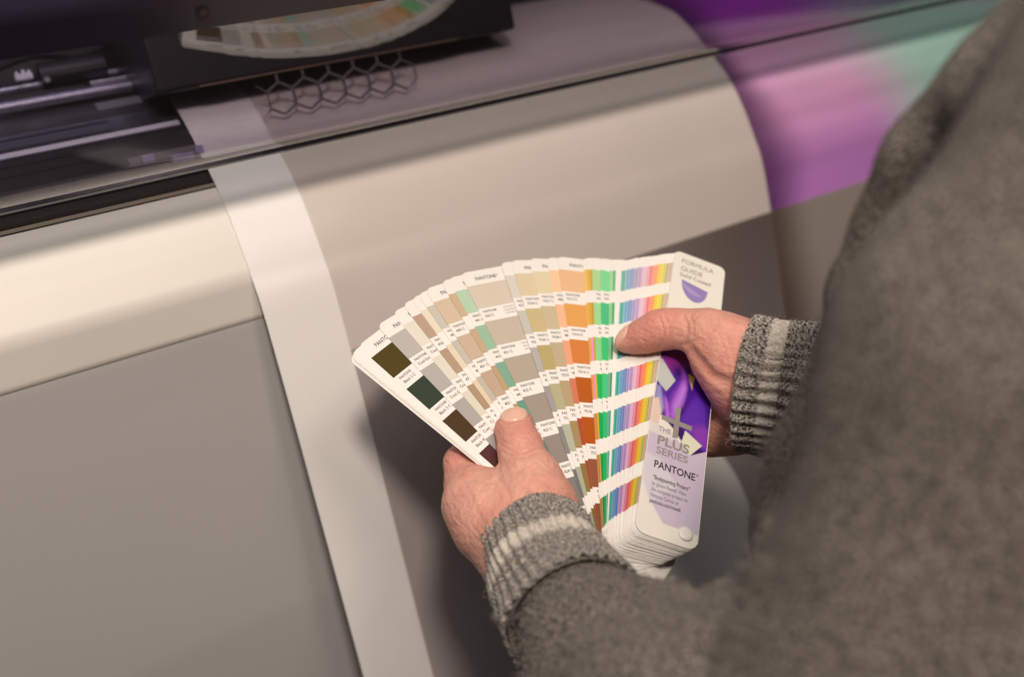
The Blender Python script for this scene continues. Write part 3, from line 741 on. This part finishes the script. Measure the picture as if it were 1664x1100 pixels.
vsz = .0008
lo, hi = bbox(LH, [k for k in LH if k not in ('fb', 'fa')], .03)
LCR = [([(812, 722), (830, 733), (850, 735), (872, 725)], .0010, .0010), ([(812, 731), (832, 742), (856, 743), (878, 733)], .0008, .0010), ([(816, 716), (835, 725), (856, 726), (870, 717)], .0007, .0009),
       ([(824, 758), (846, 764), (868, 760)], .0003, .001), ([(806, 776), (820, 790), (828, 812)], .0012, .0016), ([(745, 768), (770, 770), (795, 776)], .0004, .0012), ([(750, 785), (772, 782), (800, 784)], .0003, .001),
       ([(760, 800), (784, 795), (806, 790)], .0003, .001)]
LTN = [([(868, 835), (866, 800), (858, 765)], .0009, .003), ([(800, 850), (785, 820), (768, 790)], .0008, .004), ([(845, 850), (838, 815)], .0005, .003)]
LV, LF, LNM, LYY = make_hand(LCAPS, LN, LCR, LTN, lo, hi, vsz)
lo, hi = bbox(RH, [k for k in RH if k not in ('fb', 'fa')], .03)
RCR = [([(1070, 515), (1077, 530), (1079, 548), (1072, 566)], .0011, .0011), ([(1080, 513), (1086, 530), (1088, 548), (1084, 562)], .0009, .0011), ([(1110, 512), (1117, 530), (1115, 550), (1112, 561)], .0012, .0014), ([(1120, 512), (1128, 528), (1126, 548)], .0005, .001),
       ([(1112, 561), (1124, 556), (1140, 552), (1156, 540), (1166, 528)], .0007, .0015), ([(1124, 572), (1140, 592), (1158, 612), (1180, 622), (1199, 622)], .0040, .0034), ([(1180, 548), (1190, 575), (1194, 605)], .0004, .0012), ([(1168, 545), (1178, 570), (1184, 600)], .0003, .001),
       ([(1160, 700), (1180, 712), (1205, 716)], .0004, .001), ([(1170, 690), (1190, 705), (1208, 708)], .0004, .001), ([(1158, 712), (1178, 722), (1200, 726)], .0003, .001), ([(1165, 640), (1185, 632), (1205, 628)], .0005, .0013)]
RTN = [([(1205, 530), (1170, 524), (1130, 520)], .0006, .003)]
RV, RF, RNM, RYY = make_hand(RCAPS, RN, RCR, RTN, lo, hi, vsz)
# torso, upper arms and forearms (all inside the sweater), joined to the hands
ARML = dict(s0=(928, 985, .532, .0300), s0a=(948, 1018, .520, .0310), s0b=(985, 1062, .500, .0425), s1=(1040, 1105, .480, .0485), s2=(1110, 1175, .445, .055), el=(1400, 1190, .39, .064), up=(1680, 590, .345, .0665), sh=(2080, 170, .31, .0725))
ARMR = dict(s0=(1390, 650, .630, .034), s1=(1480, 665, .625, .044), el=(1680, 720, .62, .058), sh=(1960, 250, .66, .08))
TOR = dict(a=(1530, 637, .47, .0480), b=(1650, 350, .415, .0360), c=(1890, 190, .365, .0500), d=(1418, 885, .485, .0480), e=(1800, 800, .60, .14), f=(2000, 300, .58, .13), g=(1750, 1300, .60, .14))
NL, NR, NT = nodes(ARML), nodes(ARMR), nodes(TOR)
EDGE = []
_ed = [(1720, -90, .355), (1630, 0, .37), (1538, 95, .385), (1446, 222, .41), (1380, 345, .43), (1340, 455, .45), (1320, 560, .465), (1270, 655, .475), (1235, 745, .48), (1215, 835, .485), (1212, 905, .485)]
for i_, (ex, ey, ed_) in enumerate(_ed):
    p0, p1 = _ed[max(0, i_-1)], _ed[min(len(_ed)-1, i_+1)]; tx, ty = p1[0]-p0[0], p1[1]-p0[1]; tl = math.hypot(tx, ty); rpx = .026*F/ed_+9
    EDGE.append((W(ex-ty/tl*-1*rpx, ey-tx/tl*rpx, ed_+.004), .026))
def body_caps(f):
    def sc(nd): return {k: (p, r*f) for k, (p, r) in nd.items()}
    a, b, c = sc(NL), sc(NR), sc(NT)
    allc = chain(a, [(['s0', 's0a'], .004), (['s0a', 's0b', 's1', 's2', 'el'], .01), (['el', 'up', 'sh'], .03)])+chain(b, [(['s0', 's1', 'el', 'sh'], .03)])+chain(c, [(['d', 'a', 'b', 'c'], .03), (['e', 'f'], .05), (['e', 'g'], .05), (['c', 'f'], .05), (['b', 'f'], .05), (['d', 'e'], .05), (['a', 'e'], .05)])
    allc += [(a['sh'][0], c['f'][0], a['sh'][1], c['f'][1], .05), (b['sh'][0], c['f'][0], b['sh'][1], c['f'][1], .05)]
    if f == 1.0:
        for (pa_, ra_), (pb_, rb_) in zip(EDGE, EDGE[1:]): allc.append((pa_, pb_, ra_, rb_, .012))
    return allc
bodyc = body_caps(.50)+chain(LH, [(['wr', 'fa', 'fb'], .02)])+chain(RH, [(['wr', 'fa', 'fb'], .02)])
allp = np.array([p for nd in (NL, NR, NT) for p, r in nd.values()]); blo, bhi = allp.min(0)-.16, allp.max(0)+.16
BV, BF = surface_nets(lambda P: capsules(P, bodyc)+.004, blo, bhi, .010)
M_SKIN = mat('skin', attr=True, rough=.47, spec=.4, sss=.12, noise=[(500, .05, 3), (120, .05, 2)], bump=[(1100, .0006, 4), (300, .0009, 4)])
lc = skin_col(LV, LNM, LYY, [(LH['t2'][0], .018, .6), (LH['k1'][0], .02, .6), (LH['t3b'][0], .01, .3)], [(LH['t1'][0], .02, .5), (LH['m2'][0], .03, .3)], (.84, .60, .46))
rc = skin_col(RV, RNM, RYY, [(RH['t2'][0], .02, .7), (RH['hy'][0], .03, .5), (RH['th'][0], .02, .6)], [(RH['t1'][0], .02, .4)], (.74, .42, .14))
bc = np.tile(SK, (len(BV), 1))
PER = empty('person', w(np.array([.45, .25, .55])))
tag(PER, 'person in a grey marl knitted sweater with striped ribbed cuffs holding the colour fan', 'person')
PINV = PER.matrix_world.inverted()
ev = np.concatenate([LV, RV, BV]); ef = np.concatenate([LF, RF+len(LV), BF+len(LV)+len(RV)])
def fast_mesh(name, V, Fc, m, vcol=None, smoothed=True):
    me = bpy.data.meshes.new(name); me.vertices.add(len(V)); me.vertices.foreach_set('co', np.asarray(V, np.float32).ravel())
    me.loops.add(Fc.size); me.loops.foreach_set('vertex_index', np.asarray(Fc, np.int32).ravel())
    me.polygons.add(len(Fc)); me.polygons.foreach_set('loop_start', np.arange(0, Fc.size, Fc.shape[1], dtype=np.int32))
    me.update(calc_edges=True); me.validate()
    if smoothed: me.polygons.foreach_set('use_smooth', [True]*len(me.polygons))
    if vcol is not None:
        a = me.color_attributes.new('Col', 'FLOAT_COLOR', 'POINT'); buf = np.ones((len(V), 4), np.float32); buf[:, :3] = vcol; a.data.foreach_set('color', buf.ravel())
    me.materials.append(m); o = bpy.data.objects.new(name, me); COL.objects.link(o); return o
def adopt(o, p, inv): o.parent = p; o.matrix_parent_inverse = inv; return o
BODY = adopt(fast_mesh('body', ev, ef, M_SKIN, np.concatenate([lc, rc, bc])), PER, PINV)
M_NAIL = mat('fingernail', attr=True, rough=.28, spec=.5, sss=.08, noise=[(300, .04, 2)]); BODY.data.materials.append(M_NAIL)
nv = np.concatenate([LNM, RNM, np.zeros(len(BV))]); vi = np.zeros(len(BODY.data.loops), np.int32); BODY.data.loops.foreach_get('vertex_index', vi)
BODY.data.polygons.foreach_set('material_index', (nv[vi].reshape(-1, 4).mean(1) > .6).astype(np.int32))

# knitted wool: marl of dark and pale strands
def knit_mat(name, dark, pale, cell, bumpd, attr=False):
    m = bpy.data.materials.new(name); m.use_nodes = True; nt = m.node_tree; N = nt.nodes; L = nt.links; b = N['Principled BSDF']
    b.inputs['Roughness'].default_value = .95; b.inputs['Specular IOR Level'].default_value = .1
    b.inputs['Sheen Weight'].default_value = .12; b.inputs['Sheen Roughness'].default_value = .6
    tc = N.new('ShaderNodeTexCoord'); src = tc.outputs['UV'] if attr else tc.outputs['Object']
    n = N.new('ShaderNodeTexNoise'); n.inputs['Scale'].default_value = cell; n.inputs['Detail'].default_value = 3; n.inputs['Roughness'].default_value = .65
    L.new(src, n.inputs['Vector'])
    v = N.new('ShaderNodeTexVoronoi'); v.inputs['Scale'].default_value = cell*.9; L.new(src, v.inputs['Vector'])
    r = N.new('ShaderNodeMapRange'); r.inputs[1].default_value = .40; r.inputs[2].default_value = .60; L.new(n.outputs[0], r.inputs[0])
    mx = N.new('ShaderNodeMix'); mx.data_type = 'RGBA'; L.new(r.outputs[0], mx.inputs[0]); mx.inputs[6].default_value = (*dark, 1); mx.inputs[7].default_value = (*pale, 1)
    col = mx.outputs[2]
    if attr:
        a = N.new('ShaderNodeAttribute'); a.attribute_name = 'Col'; m2 = N.new('ShaderNodeMix'); m2.data_type = 'RGBA'
        L.new(a.outputs['Color'], m2.inputs[0]); L.new(col, m2.inputs[6])
        m3 = N.new('ShaderNodeMix'); m3.data_type = 'RGBA'; L.new(n.outputs[0], m3.inputs[0]); m3.inputs[6].default_value = (.50, .45, .38, 1); m3.inputs[7].default_value = (.78, .73, .65, 1)
        L.new(m3.outputs[2], m2.inputs[7]); col = m2.outputs[2]
    L.new(col, b.inputs['Base Color'])
    bp = N.new('ShaderNodeBump'); bp.inputs['Distance'].default_value = bumpd; L.new(v.outputs[0], bp.inputs['Height'])
    bp2 = N.new('ShaderNodeBump'); bp2.inputs['Distance'].default_value = bumpd; L.new(n.outputs[0], bp2.inputs['Height']); L.new(bp.outputs[0], bp2.inputs['Normal'])
    L.new(bp2.outputs[0], b.inputs['Normal']); return m
M_KNIT = knit_mat('grey_marl_knit', (.021, .0168, .014), (.305, .265, .23), 640, .0013)
M_CUFF = knit_mat('ribbed_knit', (.028, .025, .023), (.52, .475, .42), 1.0, .0008, attr=True)
# sweater body: one skin over both arms and the trunk, with folds
sw = body_caps(1.0)
def foldpts(L): return [front(px, py, sw) for px, py in L]
FOLDS = [  # (valley seen at these points, depth, width)
    (foldpts([(1650, 20), (1565, 150), (1490, 270), (1430, 380), (1400, 470)]), .007, .013),
    (foldpts([(1510, 310), (1440, 430), (1395, 520), (1300, 640)]), .022, .016),
    (foldpts([(1430, 400), (1360, 600), (1330, 760)]), .013, .016),
    (foldpts([(1640, 520), (1560, 650), (1500, 720)]), .016, .015), (foldpts([(1330, 620), (1420, 690), (1500, 700)]), .012, .012),
    (foldpts([(1640, 900), (1500, 960), (1370, 1010)]), .016, .015), (foldpts([(1560, 800), (1440, 830), (1340, 900)]), .012, .014),
    (foldpts([(1212, 905), (1190, 975), (1165, 1040), (1150, 1090)]), .006, .010),
    (foldpts([(900, 1010), (960, 985), (1040, 980)]), .003, .006)]
_ax = nrm(W(940, 1010, .52)-W(893, 930, .555))
CUTS = [(W(1318, 638, .63).astype(np.float32), nrm(W(1400, 650, .622)-W(1300, 640, .632)).astype(np.float32))]
def sweater(P):
    d = capsules(P, sw)
    for p0, ax in CUTS:
        v = P-p0; m = (v*v).sum(-1) < .075**2; d = np.where(m, np.maximum(d, -(v@ax)), d)
    if len(P) > 1:
        near = np.abs(d) < .05; Q = P[near]; e = d[near]
        for pts, dep, wid in FOLDS: e = e+crease(Q, pts, dep, wid)
        e = e+.0035*vnoise(Q, 26, 21)+.0012*vnoise(Q, 80, 22)
        d[near] = e
    return d
SV, SF = surface_nets(sweater, blo, bhi, .005)
adopt(fast_mesh('sweater', SV, SF, M_KNIT), PER, PINV)

def cuff(path, radii, nrib, stripe, ratio, label, amp=.0017):
    """a ribbed knitted tube; path of 3-D points, radii, ratio flattens it; stripe: (from, to) along its length"""
    P = np.array(path); ts = np.linspace(0, 1, len(P)); NL_, NA = 90, nrib*10
    tt = np.linspace(0, 1, NL_); C = np.stack([np.interp(tt, ts, P[:, i]) for i in range(3)], 1)
    for _ in range(12): C[1:-1] = (C[:-2]+C[2:]+2*C[1:-1])/4
    R = np.interp(tt, ts, radii); T = np.gradient(C, axis=0); T /= np.linalg.norm(T, axis=1)[:, None]
    up = ratio[1]; V = []; col = []; uv = []
    lens = np.concatenate([[0], np.cumsum(np.linalg.norm(np.diff(C, axis=0), axis=1))])
    rr = np.random.default_rng(5)
    jit = rr.normal(size=(NL_, NA))
    for layer in (0, 1):
        for i in range(NL_):
            s1 = nrm(up-T[i]*(up@T[i])); s2 = np.cross(T[i], s1)
            edge = 1-math.exp(-i/2.5)
            for j in range(NA):
                a = 2*math.pi*j/NA; rb = math.cos(a*nrib+.5*math.sin(i*.09+a*3)); q = amp*(.12+.88*edge)*(abs(rb)**.7*(1 if rb > 0 else -1))
                r = R[i]+(q+.00022*jit[i, j]+.0009*math.sin(5*a+i*.07) if layer == 0 else -.0022)-.0015*(1-edge)
                V.append(C[i]+r*(math.cos(a)*s1*ratio[0]+math.sin(a)*s2))
                w_ = .5*(math.tanh((tt[i]-stripe[0])*70)-math.tanh((tt[i]-stripe[1])*70)) if layer == 0 else 0.
                col.append((w_, w_, w_)); uv.append((a*R[i]*900, lens[i]*560+.35*rb))
    off = NL_*NA; Fc = []
    for i in range(NL_-1):
        for j in range(NA):
            k = (j+1) % NA; Fc.append((i*NA+j, i*NA+k, (i+1)*NA+k, (i+1)*NA+j)); Fc.append((off+i*NA+j, off+(i+1)*NA+j, off+(i+1)*NA+k, off+i*NA+k))
    for j in range(NA): k = (j+1) % NA; Fc.append((j, off+j, off+k, k))
    Fc = np.array(Fc); o = fast_mesh('cuff', V, Fc, M_CUFF, np.array(col))
    me = o.data; ul = me.uv_layers.new(name='UVMap'); li = np.zeros(len(me.loops), np.int32); me.loops.foreach_get('vertex_index', li)
    ul.data.foreach_set('uv', np.array(uv, np.float32)[li].ravel())
    o['label'] = label; return adopt(o, PER, PINV)
cuff([W(862, 864, .580), W(878, 896, .568), W(893, 930, .555), W(916, 972, .538), W(934, 1002, .525)], [.0318, .0330, .0345, .0368, .0392], 34, (.36, .54), (1.0, WD(np.array([1., 0, 0]))), 'ribbed grey cuff with a narrow white stripe, turned up at the hand below the cards', .0010)
cuff([W(1207, 622, .645), W(1240, 627, .640), W(1280, 633, .635), W(1330, 640, .628)], [.0425, .0425, .042, .043], 34, (.36, .58), (.80, WD(np.array([0, 0, 1.]))), 'ribbed grey cuff with a broad white stripe beside the cover', .0023)

# loose wool fibres standing off the knit
def fibres(V, Fc, count, ln, keep, seed, wd_=.00011):
    r = np.random.default_rng(seed); V = np.asarray(V); Fc = np.asarray(Fc)
    c = V[Fc].mean(1); nrmv = np.cross(V[Fc[:, 2]]-V[Fc[:, 0]], V[Fc[:, 3]]-V[Fc[:, 1]]); a = np.linalg.norm(nrmv, axis=1); ok = keep(c) & (a > 0)
    c, nrmv, a = c[ok], nrmv[ok]/a[ok][:, None], a[ok]
    k = r.choice(len(c), count, p=a/a.sum()); p = c[k]+r.normal(size=(count, 3))*.0015; n = nrmv[k]
    t = nrm3(r.normal(size=(count, 3))); d = nrm3(n*.75+t*.9); L = ln*r.uniform(.4, 1.2, count)[:, None]; s_ = nrm3(np.cross(d, r.normal(size=(count, 3))))*wd_
    p = p-n*.0012; m_ = p+d*L*.55; e = p+d*L*.8+t*L*.45
    P = np.stack([p-s_, p+s_, m_+s_*.8, m_-s_*.8, e+s_*.3, e-s_*.3], 1).reshape(-1, 3); b = np.arange(count)[:, None]*6
    return P, np.concatenate([b+np.array([[0, 1, 2, 3]]), b+np.array([[3, 2, 4, 5]])])
def nrm3(v): return v/np.linalg.norm(v, axis=1)[:, None]
M_FIB = mat('wool_fibre', (.30, .27, .24), .9, spec=.1)
P_, F_ = [], []; off = 0
def mesh_vf(o): 
    me = o.data; V = np.zeros(len(me.vertices)*3, np.float32); me.vertices.foreach_get('co', V); f = np.zeros(len(me.loops), np.int32); me.loops.foreach_get('vertex_index', f); return V.reshape(-1, 3), f.reshape(-1, 4)
near_p = W(980, 1040, .50)
for nm_, cnt, ln_, kp in (('cuff', 6000, .0035, lambda c: c[:, 0] > -99), ('cuff.001', 6000, .0035, lambda c: c[:, 0] > -99), ('sweater', 26000, .005, lambda c: np.linalg.norm(c-near_p, axis=1) < .17)):
    V, f = mesh_vf(bpy.data.objects[nm_]); a, b = fibres(V, f, cnt, ln_, kp, cnt+len(nm_)); P_.append(a); F_.append(b+off); off += len(a)
o = adopt(fast_mesh('wool_fibres', np.concatenate(P_), np.concatenate(F_), M_FIB), PER, PINV); o['kind'] = 'stuff'
